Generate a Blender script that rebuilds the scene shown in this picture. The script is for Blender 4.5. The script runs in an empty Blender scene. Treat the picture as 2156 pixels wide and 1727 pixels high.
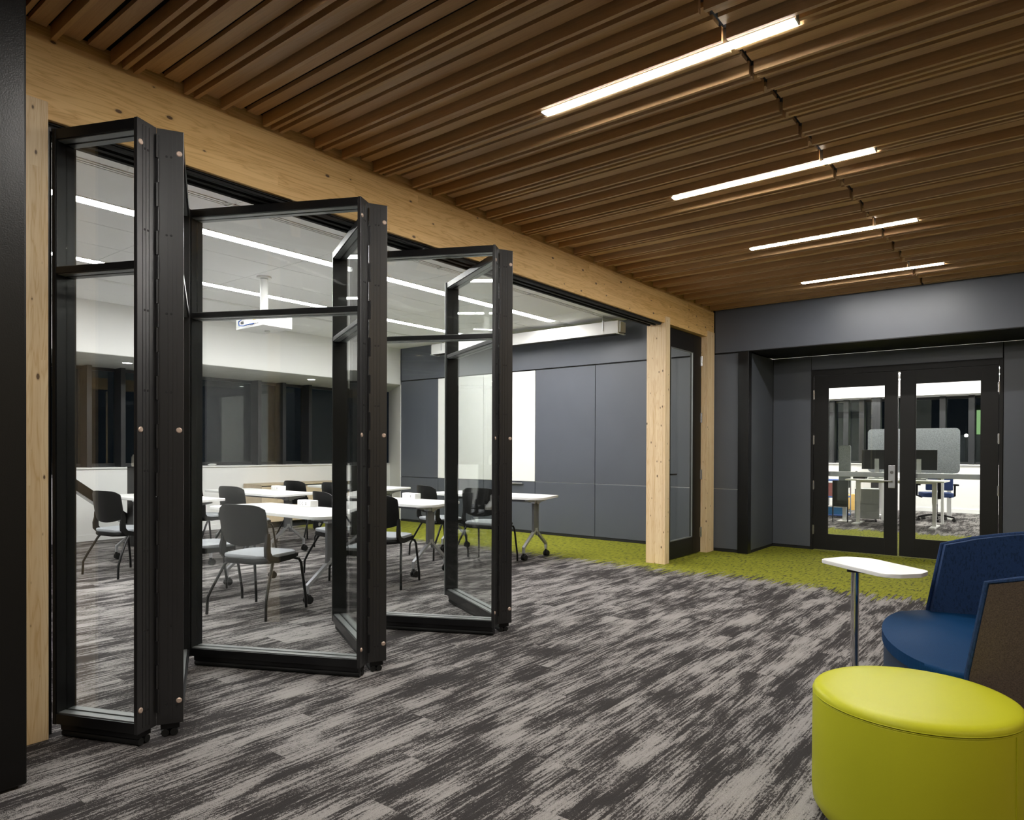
import bpy, bmesh, math, random
from mathutils import Vector, Matrix
random.seed(7)
C = bpy.context.scene.collection
scn = bpy.context.scene
PI = math.pi

# ------------------------------------------------------------------ camera, world, exposure
cam_data = bpy.data.cameras.new('camera')
cam = bpy.data.objects.new('camera', cam_data); C.objects.link(cam)
R_ = Vector((0.78550115, 0.61884994, 0.0035644)); U_ = Vector((-0.0067467, 0.00280396, 0.99997331)); F_ = Vector((-0.61882342, 0.78550423, -0.00637771))
mw = Matrix.Identity(4)
for i in range(3):
    mw[i][0] = R_[i]; mw[i][1] = U_[i]; mw[i][2] = -F_[i]
mw[2][3] = 1.28
cam.matrix_world = mw
cam_data.sensor_fit = 'HORIZONTAL'; cam_data.sensor_width = 36.0
cam_data.lens = 24.32208; cam_data.shift_x = -0.00193; cam_data.shift_y = 0.044022
cam_data.clip_start = 0.05; cam_data.clip_end = 120
scn.camera = cam
world = bpy.data.worlds.new('night'); scn.world = world; world.use_nodes = True
world.node_tree.nodes['Background'].inputs[0].default_value = (0.010, 0.014, 0.022, 1)
world.node_tree.nodes['Background'].inputs[1].default_value = 0.35
scn.view_settings.view_transform = 'Standard'; scn.view_settings.look = 'None'
scn.view_settings.exposure = 0.0; scn.view_settings.gamma = 1.0; scn.view_settings.use_curve_mapping = False
scn.cycles.max_bounces = 12; scn.cycles.transparent_max_bounces = 24; scn.cycles.glossy_bounces = 5
scn.cycles.diffuse_bounces = 6; scn.cycles.sample_clamp_indirect = 10.0; scn.cycles.caustics_reflective = False
L_LOUNGE = 155.0      # radiance of the lounge's linear lamps
L_CLASS = 70.0        # radiance of the classroom's light strips
L_OFFICE = 105.0
L_DOWN = 30.0

# ------------------------------------------------------------------ materials
MATS = {}
def new_mat(name):
    m = bpy.data.materials.new(name); m.use_nodes = True
    nt = m.node_tree; b = nt.nodes['Principled BSDF']
    return m, nt, b
def nd(nt, t, **kw):
    n = nt.nodes.new(t)
    for k, v in kw.items(): setattr(n, k, v)
    return n
def lk(nt, a, b): nt.links.new(a, b)
def math_(nt, op, a, b=None, c=None):
    n = nd(nt, 'ShaderNodeMath', operation=op)
    for i, v in enumerate((a, b, c)):
        if v is None: continue
        if isinstance(v, (int, float)): n.inputs[i].default_value = v
        else: lk(nt, v, n.inputs[i])
    return n.outputs[0]
def mixc(nt, f, a, b, blend='MIX'):
    n = nd(nt, 'ShaderNodeMix', data_type='RGBA', blend_type=blend)
    for i, v in ((0, f), (6, a), (7, b)):
        if isinstance(v, (int, float)): n.inputs[i].default_value = v
        elif isinstance(v, tuple): n.inputs[i].default_value = (*v, 1)
        else: lk(nt, v, n.inputs[i])
    return n.outputs[2]
def ramp(nt, fac, stops):
    n = nd(nt, 'ShaderNodeValToRGB'); cr = n.color_ramp
    while len(cr.elements) < len(stops): cr.elements.new(0.5)
    for e, (p, c) in zip(cr.elements, stops):
        e.position = p; e.color = (*c, 1) if isinstance(c, tuple) else (c, c, c, 1)
    lk(nt, fac, n.inputs[0]); return n.outputs[0]
def noise(nt, vec, scale=5, detail=3, rough=.5, dist=0.0):
    n = nd(nt, 'ShaderNodeTexNoise'); n.inputs['Scale'].default_value = scale
    n.inputs['Detail'].default_value = detail; n.inputs['Roughness'].default_value = rough; n.inputs['Distortion'].default_value = dist
    if vec is not None: lk(nt, vec, n.inputs['Vector'])
    return n.outputs['Fac']
def mapping(nt, vec, scale=(1, 1, 1), loc=(0, 0, 0)):
    n = nd(nt, 'ShaderNodeMapping'); n.inputs['Scale'].default_value = scale; n.inputs['Location'].default_value = loc
    lk(nt, vec, n.inputs['Vector']); return n.outputs[0]
def bump(nt, b, h, strength=.2, dist=.002):
    n = nd(nt, 'ShaderNodeBump'); n.inputs['Strength'].default_value = strength; n.inputs['Distance'].default_value = dist
    lk(nt, h, n.inputs['Height']); lk(nt, n.outputs[0], b.inputs['Normal'])

def plain(name, col, rough=.5, metal=0.0, var=.06, vscale=6, bmp=0.0, bscale=200, spec=.5, coat=0):
    """a paint / plastic / metal with slight procedural variation and fine relief"""
    m, nt, b = new_mat(name)
    tc = nd(nt, 'ShaderNodeTexCoord')
    f = noise(nt, tc.outputs['Object'], vscale, 3)
    lo = tuple(max(0, c * (1 - var)) for c in col); hi = tuple(min(1, c * (1 + var)) for c in col)
    lk(nt, ramp(nt, f, [(.3, lo), (.7, hi)]), b.inputs['Base Color'])
    b.inputs['Roughness'].default_value = rough; b.inputs['Metallic'].default_value = metal
    b.inputs['Specular IOR Level'].default_value = spec; b.inputs['Coat Weight'].default_value = coat
    if bmp: bump(nt, b, noise(nt, tc.outputs['Object'], bscale, 2), bmp, .001)
    MATS[name] = m; return m
def emit(name, col, strength):
    m = bpy.data.materials.new(name); m.use_nodes = True; nt = m.node_tree
    nt.nodes.remove(nt.nodes['Principled BSDF'])
    e = nd(nt, 'ShaderNodeEmission'); e.inputs[0].default_value = (*col, 1); e.inputs[1].default_value = strength
    lk(nt, e.outputs[0], nt.nodes['Material Output'].inputs[0]); MATS[name] = m; return m
def glass(name, tint=(.93, .965, .945), refl=(1, 1, 1), gain=1.0):
    m = bpy.data.materials.new(name); m.use_nodes = True; nt = m.node_tree
    nt.nodes.remove(nt.nodes['Principled BSDF'])
    geo = nd(nt, 'ShaderNodeNewGeometry')
    ior = math_(nt, 'MULTIPLY_ADD', geo.outputs['Backfacing'], (1 / 1.5 - 1.5), 1.5)
    fr = nd(nt, 'ShaderNodeFresnel'); lk(nt, ior, fr.inputs['IOR'])
    fac = math_(nt, 'MULTIPLY', fr.outputs[0], gain)
    t = nd(nt, 'ShaderNodeBsdfTransparent'); t.inputs[0].default_value = (*tint, 1)
    g = nd(nt, 'ShaderNodeBsdfGlossy'); g.inputs['Roughness'].default_value = 0.0; g.inputs[0].default_value = (*refl, 1)
    mx = nd(nt, 'ShaderNodeMixShader'); lk(nt, fac, mx.inputs[0]); lk(nt, t.outputs[0], mx.inputs[1]); lk(nt, g.outputs[0], mx.inputs[2])
    lk(nt, mx.outputs[0], nt.nodes['Material Output'].inputs[0]); MATS[name] = m; return m

def pine(name, axis, light=(.86, .57, .235), dark=(.60, .335, .095), lam=None, knots=True, rough=.5):
    """light spruce: long grain along AXIS, optional glued lamellae, dark knots"""
    m, nt, b = new_mat(name)
    geo = nd(nt, 'ShaderNodeNewGeometry'); P = geo.outputs['Position']
    sep = nd(nt, 'ShaderNodeSeparateXYZ'); lk(nt, P, sep.inputs[0])
    long_, u, v = {'Y': ('Y', 'X', 'Z'), 'Z': ('Z', 'X', 'Y')}[axis]
    comb = nd(nt, 'ShaderNodeCombineXYZ'); lk(nt, sep.outputs[long_], comb.inputs[0])
    if axis == 'Y':                                   # lamellae stacked in height
        lamid = math_(nt, 'FLOOR', math_(nt, 'DIVIDE', sep.outputs['Z'], .0525))
        uu = sep.outputs['Z']; vv = sep.outputs['X']
    else:
        lamid = math_(nt, 'FLOOR', math_(nt, 'DIVIDE', math_(nt, 'ADD', sep.outputs['X'], sep.outputs['Y']), .038))
        uu = math_(nt, 'ADD', sep.outputs['X'], sep.outputs['Y']); vv = math_(nt, 'SUBTRACT', sep.outputs['X'], sep.outputs['Y'])
    piece = math_(nt, 'FLOOR', math_(nt, 'ADD', math_(nt, 'MULTIPLY', sep.outputs[long_], .45), math_(nt, 'MULTIPLY', lamid, .377)))
    idv = nd(nt, 'ShaderNodeCombineXYZ'); lk(nt, lamid, idv.inputs[0]); lk(nt, piece, idv.inputs[1])
    wn = nd(nt, 'ShaderNodeTexWhiteNoise', noise_dimensions='2D'); lk(nt, idv.outputs[0], wn.inputs['Vector'])
    lk(nt, uu, comb.inputs[1]); lk(nt, math_(nt, 'ADD', vv, math_(nt, 'MULTIPLY', wn.outputs[0], 9)), comb.inputs[2])
    q = comb.outputs[0]
    n1 = noise(nt, mapping(nt, q, (.7, 9, 9)), 1.0, 4, .55, .6)
    ring = math_(nt, 'FRACT', math_(nt, 'MULTIPLY', n1, 13))
    ring = math_(nt, 'POWER', math_(nt, 'ABSOLUTE', math_(nt, 'MULTIPLY_ADD', ring, 2, -1)), 3)
    fine = noise(nt, mapping(nt, q, (3, 160, 160)), 1.0, 2)
    f = math_(nt, 'ADD', math_(nt, 'MULTIPLY', ring, .50), math_(nt, 'MULTIPLY', fine, .42))
    f = math_(nt, 'ADD', f, math_(nt, 'MULTIPLY_ADD', wn.outputs[0], .42, -.16))
    col = ramp(nt, f, [(.1, light), (.9, dark)])
    if knots:
        vo = nd(nt, 'ShaderNodeTexVoronoi', feature='F1', voronoi_dimensions='2D'); vo.inputs['Scale'].default_value = 1.0
        sc = (4.2, 8, 8) if axis == 'Y' else (5, 11, 11)
        lk(nt, mapping(nt, q, sc), vo.inputs['Vector'])
        sp = nd(nt, 'ShaderNodeSeparateColor'); lk(nt, vo.outputs['Color'], sp.inputs[0])
        size = math_(nt, 'MULTIPLY_ADD', sp.outputs[0], .13, -.068)
        d = math_(nt, 'SUBTRACT', vo.outputs['Distance'], size)
        col = mixc(nt, ramp(nt, d, [(.0, .55), (.05, 0.0)]), col, (.36, .19, .07))
        col = mixc(nt, ramp(nt, d, [(.0, .92), (.012, 0.0)]), col, (.09, .045, .02))
    lk(nt, col, b.inputs['Base Color']); b.inputs['Roughness'].default_value = rough
    bump(nt, b, f, .08, .001)
    MATS[name] = m; return m

def slat_wood(name):
    m, nt, b = new_mat(name)
    tc = nd(nt, 'ShaderNodeTexCoord'); oi = nd(nt, 'ShaderNodeObjectInfo')
    r = oi.outputs['Random']
    off = nd(nt, 'ShaderNodeCombineXYZ'); lk(nt, math_(nt, 'MULTIPLY', r, 53), off.inputs[0]); lk(nt, math_(nt, 'MULTIPLY', r, 17), off.inputs[2])
    ad = nd(nt, 'ShaderNodeVectorMath', operation='ADD'); lk(nt, tc.outputs['Object'], ad.inputs[0]); lk(nt, off.outputs[0], ad.inputs[1])
    n1 = noise(nt, mapping(nt, ad.outputs[0], (.8, 14, 9)), 1.0, 4, .55, .8)
    ring = math_(nt, 'FRACT', math_(nt, 'MULTIPLY', n1, 9))
    ring = math_(nt, 'POWER', math_(nt, 'ABSOLUTE', math_(nt, 'MULTIPLY_ADD', ring, 2, -1)), 2.5)
    fine = noise(nt, mapping(nt, ad.outputs[0], (4, 190, 150)), 1.0, 2)
    f = math_(nt, 'ADD', math_(nt, 'MULTIPLY', ring, .22), math_(nt, 'MULTIPLY', fine, .5))
    base = ramp(nt, r, [(0.0, (.55, .325, .135)), (.3, (.64, .40, .19)), (.55, (.57, .375, .20)), (.8, (.71, .45, .19)), (1.0, (.62, .43, .25))])
    dk = mixc(nt, 1.0, base, (.62, .56, .50), 'MULTIPLY')
    lk(nt, mixc(nt, f, base, dk), b.inputs['Base Color']); b.inputs['Roughness'].default_value = .5
    bump(nt, b, fine, .06, .001)
    MATS[name] = m; return m

def carpet(name):
    m, nt, b = new_mat(name)
    geo = nd(nt, 'ShaderNodeNewGeometry'); P = geo.outputs['Position']
    sep = nd(nt, 'ShaderNodeSeparateXYZ'); lk(nt, P, sep.inputs[0]); x, y = sep.outputs[0], sep.outputs[1]
    ix = math_(nt, 'FLOOR', math_(nt, 'DIVIDE', x, .25))
    iy = math_(nt, 'FLOOR', math_(nt, 'ADD', y, math_(nt, 'MULTIPLY', math_(nt, 'FLOORED_MODULO', ix, 3), .3333)))
    idv = nd(nt, 'ShaderNodeCombineXYZ'); lk(nt, ix, idv.inputs[0]); lk(nt, iy, idv.inputs[1])
    wn = nd(nt, 'ShaderNodeTexWhiteNoise', noise_dimensions='2D'); lk(nt, idv.outputs[0], wn.inputs['Vector'])
    of = nd(nt, 'ShaderNodeVectorMath', operation='SCALE'); lk(nt, wn.outputs['Color'], of.inputs[0]); of.inputs['Scale'].default_value = 40
    ad = nd(nt, 'ShaderNodeVectorMath', operation='ADD'); lk(nt, P, ad.inputs[0]); lk(nt, of.outputs[0], ad.inputs[1])
    streak = noise(nt, mapping(nt, ad.outputs[0], (85, 4.4, 1)), 1.0, 4, .62)
    zone = noise(nt, mapping(nt, ad.outputs[0], (6.5, 2.1, 1)), 1.0, 3, .55)
    blotch = noise(nt, mapping(nt, P, (9, 1.7, 1)), 1.0, 3, .6)
    fine = noise(nt, P, 330, 2, .7)
    mott = noise(nt, mapping(nt, P, (130, 60, 1)), 1.0, 2, .6)
    pile = noise(nt, P, 300, 1, .5)
    v = math_(nt, 'ADD', math_(nt, 'MULTIPLY', streak, .55), math_(nt, 'MULTIPLY', zone, .42))
    v = math_(nt, 'ADD', v, math_(nt, 'MULTIPLY', blotch, .40))
    v = math_(nt, 'ADD', v, math_(nt, 'MULTIPLY_ADD', mott, .26, -.13))
    v = math_(nt, 'ADD', v, math_(nt, 'MULTIPLY_ADD', pile, .26, -.13))
    v = math_(nt, 'ADD', v, math_(nt, 'MULTIPLY_ADD', wn.outputs[0], .04, -.02))
    grey = ramp(nt, v, [(.60, (.034, .0305, .0305)), (.688, (.050, .0448, .0445)), (.702, (.225, .211, .206)), (.80, (.30, .282, .272))])
    speck = ramp(nt, noise(nt, P, 420, 2, .8), [(.3, .45), (.72, 1.45)])
    grey = mixc(nt, 1.0, grey, speck, 'MULTIPLY')
    # moss-green band towards the blue wall, with a ragged edge drawn out along the pile
    jag = noise(nt, mapping(nt, P, (26, 1.0, 1)), 1.0, 6, .72)
    wob = noise(nt, mapping(nt, P, (1.1, .1, 1)), 1.0, 2)
    e = math_(nt, 'ADD', y, math_(nt, 'MULTIPLY_ADD', jag, 1.9, -.95))
    e = math_(nt, 'ADD', e, math_(nt, 'MULTIPLY_ADD', wob, .5, -.25))
    e = math_(nt, 'ADD', e, math_(nt, 'MULTIPLY_ADD', fine, .1, -.05))
    gm = math_(nt, 'MULTIPLY', math_(nt, 'GREATER_THAN', e, 6.92), math_(nt, 'LESS_THAN', e, 12.45))
    gs = noise(nt, mapping(nt, P, (40, 11, 1)), 1.0, 4, .6)
    green = ramp(nt, gs, [(.375, (.055, .055, .030)), (.41, (.175, .185, .018)), (.62, (.255, .262, .026))])
    green = mixc(nt, 1.0, green, ramp(nt, noise(nt, P, 420, 2, .8), [(.3, .75), (.72, 1.2)]), 'MULTIPLY')
    lk(nt, mixc(nt, gm, grey, green), b.inputs['Base Color'])
    b.inputs['Roughness'].default_value = .95; b.inputs['Specular IOR Level'].default_value = .15
    bump(nt, b, noise(nt, P, 420, 2), .5, .004)
    MATS[name] = m; return m

def fabric(name, col, scale=260, var=.35, rough=.85, bmp=.3, pat=None, spec=.16):
    m, nt, b = new_mat(name)
    tc = nd(nt, 'ShaderNodeTexCoord')
    f = noise(nt, tc.outputs['Object'], scale, 3, .7)
    lo = tuple(c * (1 - var) for c in col); hi = tuple(min(1, c * (1 + var)) for c in col)
    c = ramp(nt, f, [(.3, lo), (.7, hi)]); h = f
    if pat == 'dash':
        d = noise(nt, mapping(nt, tc.outputs['Object'], (120, 120, 45)), 1.0, 1, .5)
        c = mixc(nt, ramp(nt, d, [(.56, 0.0), (.62, .55)]), c, tuple(x * .45 for x in col))
    if pat == 'grid':
        br = nd(nt, 'ShaderNodeTexBrick'); br.inputs['Scale'].default_value = 30; br.inputs['Mortar Size'].default_value = .012
        br.inputs['Color1'].default_value = (0, 0, 0, 1); br.inputs['Color2'].default_value = (0, 0, 0, 1); br.inputs['Mortar'].default_value = (1, 1, 1, 1)
        lk(nt, tc.outputs['Object'], br.inputs['Vector'])
        c = mixc(nt, math_(nt, 'MULTIPLY', br.outputs['Color'], .25), c, tuple(min(1, x * 2.4 + .004) for x in col))
    lk(nt, c, b.inputs['Base Color']); b.inputs['Roughness'].default_value = rough; b.inputs['Specular IOR Level'].default_value = spec
    bump(nt, b, h, bmp, .001); MATS[name] = m; return m

pine('beam_wood', 'Y'); pine('post_wood', 'Z', light=(.84, .66, .42), dark=(.66, .44, .21))
slat_wood('slat_wood'); carpet('carpet')
plain('plenum', (.010, .010, .012), .9)
plain('black_frame', (.0055, .0055, .006), .34, .0, .08, 4, .05, 500, .32)
plain('frame_edge', (.012, .0115, .012), .34, .0, .08, 4, .05, 500, .62)
plain('bead_metal', (.24, .25, .25), .38, .55)
plain('column_paint', (.004, .0037, .0035), .36, 0, .1, 3, .5, 190, .3)
plain('door_black', (.0065, .006, .0055), .5, 0, .12, 3, 0, 200, .3)
plain('blue_panel', (.082, .091, .112), .40, 0, .04, 2, .05, 600)
plain('blue_panel_deep', (.082, .091, .112), .40, 0, .04, 2, .05, 600)
plain('gap_black', (.006, .006, .006), .8)
plain('white_paint', (.83, .83, .82), .75, 0, .015, 2, .04, 300)
plain('ceiling_white', (.84, .84, .84), .85, 0, .015, 1.5, .1, 260)
plain('off_white', (.42, .41, .39), .8); plain('dark_wall', (.03, .032, .036), .7)
plain('board_white', (.82, .83, .81), .12, 0, .01)
plain('table_white', (.83, .83, .82), .33, 0, .012)
plain('edge_white', (.62, .63, .60), .5, 0, .02)
plain('plastic_white', (.80, .80, .79), .4, 0, .012)
plain('plastic_black', (.0045, .0043, .0043), .5, 0, .12, 20, .12, 700, .22)
plain('rubber_black', (.006, .006, .006), .6, 0, .06, 6, 0, 200, .3)
plain('steel_black', (.005, .005, .0055), .3, 0, .08, 6, 0, 200, .35)
plain('alu', (.50, .51, .53), .34, .85, .06, 10)
plain('alu_dark', (.20, .205, .215), .4, .7, .06, 10)
plain('chrome', (.75, .75, .76), .06, 1.0, .02)
plain('cap_copper', (.50, .38, .31), .4, .4)
plain('steel_hinge', (.55, .55, .56), .25, .9)
plain('stainless', (.55, .52, .46), .3, .9, .1, 30)
plain('office_grey', (.42, .44, .43), .5)
plain('screen_dark', (.020, .021, .024), .35)
plain('oak_panel', (.58, .47, .32), .5, 0, .09, 9)
plain('chair_blue', (.018, .045, .16), .75)
plain('outlet_grey', (.10, .10, .10), .5)
plain('cable_blue', (.03, .09, .34), .45)
plain('label_yellow', (.66, .50, .10), .5)
plain('vent_grey', (.56, .57, .54), .6)
plain('red_plastic', (.60, .17, .16), .5)
plain('sky_plastic', (.06, .25, .55), .5)
plain('toy_orange', (.75, .48, .14), .6)
fabric('seat_grey', (.30, .315, .335), 300, .10, .55, .1)
fabric('felt_grey', (.26, .28, .30), 120, .4, .95, .3)
fabric('navy_seat', (.0052, .034, .098), 260, .12, .6, .1, 'grid', .04)
fabric('navy_side', (.020, .036, .068), 300, .15, .5, .1)
fabric('navy_back', (.015, .036, .098), 300, .25, .85, .2, 'dash')
fabric('taupe_felt', (.085, .066, .056), 240, .35, .95, .4)
fabric('lime_vinyl', (.47, .48, .022), 500, .03, .40, .03)
glass('pane_glass', (.972, .986, .978)); glass('window_glass', (.80, .86, .83), gain=.85); glass('door_glass', (.965, .98, .965))
emit('lamp_lounge', (1.0, .965, .91), L_LOUNGE); emit('lamp_class', (1.0, .985, .965), L_CLASS); emit('lamp_warm', (1.0, .78, .48), 150.0)
emit('lamp_office', (1.0, .97, .92), L_OFFICE); emit('lamp_down', (1.0, .98, .94), L_DOWN)
emit('window_far', (.55, .85, .40), .8); emit('street_lamp', (1.0, .95, .75), 60)
M = MATS

# ------------------------------------------------------------------ mesh helpers
class MB:
    def __init__(s): s.bm = bmesh.new()
    def box(s, x0, x1, y0, y1, z0, z1, bev=0):
        b = bmesh.new() if bev else s.bm
        vs = [b.verts.new((x, y, z)) for x in (x0, x1) for y in (y0, y1) for z in (z0, z1)]
        for f in ((0, 1, 3, 2), (4, 6, 7, 5), (0, 4, 5, 1), (2, 3, 7, 6), (0, 2, 6, 4), (1, 5, 7, 3)):
            b.faces.new([vs[i] for i in f])
        if bev:
            bmesh.ops.bevel(b, geom=list(b.edges), offset=bev, segments=2, affect='EDGES', profile=.6)
            s._merge(b)
        return s
    def _merge(s, b):
        me = bpy.data.meshes.new('t'); b.to_mesh(me); b.free(); s.bm.from_mesh(me); bpy.data.meshes.remove(me)
    def obox(s, c, u, v, w):
        """box from centre and three half-axis vectors"""
        c, u, v, w = Vector(c), Vector(u), Vector(v), Vector(w)
        vs = [s.bm.verts.new(c + u * a + v * b + w * d) for a in (-1, 1) for b in (-1, 1) for d in (-1, 1)]
        for f in ((0, 1, 3, 2), (4, 6, 7, 5), (0, 4, 5, 1), (2, 3, 7, 6), (0, 2, 6, 4), (1, 5, 7, 3)):
            s.bm.faces.new([vs[i] for i in f])
        return s
    def prism(s, poly, z0, z1, bev=0, seg=2):
        b = bmesh.new()
        lo = [b.verts.new((x, y, z0)) for x, y in poly]; hi = [b.verts.new((x, y, z1)) for x, y in poly]
        n = len(poly); b.faces.new(lo[::-1]); b.faces.new(hi)
        for i in range(n): b.faces.new((lo[i], lo[(i + 1) % n], hi[(i + 1) % n], hi[i]))
        if bev:
            es = [e for e in b.edges if abs(e.verts[0].co.z - e.verts[1].co.z) < 1e-6]
            bmesh.ops.bevel(b, geom=es, offset=bev, segments=seg, affect='EDGES', profile=.6)
        s._merge(b); return s
    def tube(s, pts, r, n=8, cap=True):
        pts = [Vector(p) for p in pts]; rings = []
        rr = r if isinstance(r, (list, tuple)) else [r] * len(pts)
        up = None
        for i, p in enumerate(pts):
            d = (pts[min(i + 1, len(pts) - 1)] - pts[max(i - 1, 0)]).normalized()
            if up is None:
                up = Vector((0, 0, 1)) if abs(d.z) < .9 else Vector((1, 0, 0))
            a = d.cross(up).normalized(); b_ = a.cross(d).normalized(); up = b_
            rings.append([s.bm.verts.new(p + (a * math.cos(2 * PI * k / n) + b_ * math.sin(2 * PI * k / n)) * rr[i]) for k in range(n)])
        for i in range(len(rings) - 1):
            for k in range(n):
                s.bm.faces.new((rings[i][k], rings[i][(k + 1) % n], rings[i + 1][(k + 1) % n], rings[i + 1][k]))
        if cap:
            s.bm.faces.new(rings[0][::-1]); s.bm.faces.new(rings[-1])
        return s
    def strip(s, pts, wid, thk, side):
        """a flat bar swept along PTS: width WID along SIDE, thickness THK across it"""
        pts = [Vector(p) for p in pts]; side = Vector(side).normalized(); rings = []
        W = wid if isinstance(wid, (list, tuple)) else [wid] * len(pts)
        for i, p in enumerate(pts):
            d = (pts[min(i + 1, len(pts) - 1)] - pts[max(i - 1, 0)]).normalized()
            nrm = d.cross(side).normalized(); sd = nrm.cross(d).normalized()
            rings.append([s.bm.verts.new(p + sd * W[i] * a + nrm * thk * b) for a, b in ((-.5, -.5), (.5, -.5), (.5, .5), (-.5, .5))])
        for i in range(len(rings) - 1):
            for k in range(4): s.bm.faces.new((rings[i][k], rings[i][(k + 1) % 4], rings[i + 1][(k + 1) % 4], rings[i + 1][k]))
        s.bm.faces.new(rings[0][::-1]); s.bm.faces.new(rings[-1]); return s
    def lathe(s, prof, c=(0, 0), n=32):
        rings = []
        for r, z in prof:
            if r < 1e-6: rings.append([s.bm.verts.new((c[0], c[1], z))])
            else: rings.append([s.bm.verts.new((c[0] + r * math.cos(2 * PI * k / n), c[1] + r * math.sin(2 * PI * k / n), z)) for k in range(n)])
        for a, b in zip(rings, rings[1:]):
            for k in range(n):
                q = [a[0] if len(a) == 1 else a[k], a[0] if len(a) == 1 else a[(k + 1) % n], b[0] if len(b) == 1 else b[(k + 1) % n], b[0] if len(b) == 1 else b[k]]
                u = []
                for v in q:
                    if v not in u: u.append(v)
                s.bm.faces.new(u)
        return s
    def mesh(s, name, mat, smooth=False):
        bmesh.ops.recalc_face_normals(s.bm, faces=list(s.bm.faces))
        me = bpy.data.meshes.new(name); s.bm.to_mesh(me); s.bm.free()
        me.materials.append(M[mat] if isinstance(mat, str) else mat)
        if smooth:
            for p in me.polygons: p.use_smooth = True
            me.set_sharp_from_angle(angle=math.radians(38))
        return me
    def build(s, name, mat, parent=None, loc=None, smooth=False):
        return link(name, s.mesh(name, mat, smooth), parent, loc)
def link(name, me, parent=None, loc=None):
    o = bpy.data.objects.new(name, me); C.objects.link(o)
    if parent: o.parent = parent
    if loc: o.location = loc
    return o
def tag(o, label, cat, group=None):
    o['label'] = label; o['category'] = cat
    if group: o['group'] = group
    return o
def thing(name, label, cat, loc=(0, 0, 0), rz=0, group=None):
    o = bpy.data.objects.new(name, None); C.objects.link(o); o.empty_display_size = .1
    o.location = loc; o.rotation_euler = (0, 0, rz); return tag(o, label, cat, group)
def struct(name, loc=None):
    o = bpy.data.objects.new(name, None); C.objects.link(o); o.empty_display_size = .1
    o['kind'] = 'structure'; return o
def S(o): o['kind'] = 'structure'; return o
def dup(root, loc, rz, label, cat=None):
    r = root.copy(); C.objects.link(r); r.location = loc; r.rotation_euler = (0, 0, rz); r['label'] = label
    for ch in list(root.children):
        c = ch.copy(); C.objects.link(c); c.parent = r
        for g in ch.children:
            d = g.copy(); C.objects.link(d); d.parent = c
    return r
def rrect(x0, x1, y0, y1, r, n=5):
    P = []
    for cx, cy, a in ((x1 - r, y1 - r, 0), (x0 + r, y1 - r, PI / 2), (x0 + r, y0 + r, PI), (x1 - r, y0 + r, 1.5 * PI)):
        for k in range(n + 1):
            t = a + PI / 2 * k / n; P.append((cx + r * math.cos(t), cy + r * math.sin(t)))
    return P
def rpoly(poly, rad, n=6):
    """polygon with rounded corners, one radius per corner"""
    out = []; m = len(poly)
    for i in range(m):
        p = Vector(poly[i]); a = (Vector(poly[i - 1]) - p); b = (Vector(poly[(i + 1) % m]) - p)
        r = rad[i]
        if r <= 0: out.append(tuple(p)); continue
        a.normalize(); b.normalize(); half = math.acos(max(-1, min(1, a.dot(b)))) / 2
        d = r / math.tan(half); c = p + (a + b).normalized() * (r / math.sin(half))
        p0 = p + a * d - c; p1 = p + b * d - c
        a0 = math.atan2(p0.y, p0.x); a1 = math.atan2(p1.y, p1.x); da = (a1 - a0 + PI) % (2 * PI) - PI
        for k in range(n + 1):
            t = a0 + da * k / n; out.append((c.x + r * math.cos(t), c.y + r * math.sin(t)))
    return out

# ------------------------------------------------------------------ key dimensions (metres)
XB = -3.50            # face of the timber beam
YW = 8.60             # blue wall
YA = 9.53             # back of the door alcove
ZS = 2.53             # seam above the panels, underside of the bulkhead
ZC = 3.12             # classroom ceiling
XF = -9.39            # face of the bulkhead above the classroom windows
XWIN = -10.60         # sill wall

# ------------------------------------------------------------------ floor
b = MB()
b.box(-11.3, -3.5, -.6, 9.6, -.12, 0); b.box(-3.5, 1.0, -4.0, .0, -.12, 0); b.box(1.0, 4.2, -4.0, 9.5, -.12, 0)
b.box(-3.5, 1.0, 0, 9.0, -.12, -.006); b.box(-3.5, 1.0, 9.0, 9.6, -.12, 0); b.box(-7.0, 4.0, 9.6, 17.6, -.12, 0)
floor = S(b.build('floor', 'carpet'))
full = MB().box(.0006, .2494, .0006, .9994, -.006, 0).mesh('carpet_plank', 'carpet')
for ix in range(-14, 4):
    s = (ix % 3) * .3333
    k0 = math.floor(0 + s); y = k0 - s
    while y < 9.0:
        a, e = max(y, 0), min(y + 1, 9.0)
        if e - a > .99: link('carpet_plank', full, floor, (ix * .25, y, 0))
        elif e - a > .01: MB().box(.0006, .2494, a - y + .0006, e - y - .0006, -.006, 0).build('carpet_plank', 'carpet', floor, (ix * .25, y, 0))
        y += 1

# ------------------------------------------------------------------ ceilings
ceiling = S(MB().box(-3.72, 4.2, -4.0, 8.6, 3.165, 3.25).build('ceiling', 'plenum'))
P0, PER = 1.14, .7835
X0, XJ0, XJ1, X1 = -3.485, -1.172, -1.150, 1.25
def slat_mesh(kind, w, length):
    if kind == 'd': m = MB().box(0, length, -.010, .010, 3.077, 3.142)
    else: m = MB().box(0, length, -w / 2, w / 2, 3.122, 3.144)
    return m.mesh('slat', 'slat_wood')
pat = [('d', 0, .02), ('f', .0715, .072), ('f', .1715, .066), ('d', .245, .02), ('d', .295, .02), ('d', .345, .02), ('f', .4225, .066), ('f', .5175, .075), ('d', .587, .02), ('d', .639, .02), ('f', .7235, .067)]
cache = {}
def slat(kind, w, x0, x1, y):
    key = (kind, w, round(x1 - x0, 3))
    if key not in cache: cache[key] = slat_mesh(kind, w, x1 - x0)
    link('slat', cache[key], ceiling, (x0, y, 0))
LX0, LX1 = -2.165, -.872
lamp_y = [P0 + PER * k + .296 for k in (0, 2, 4, 6, 8, -2, -4)]
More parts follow.
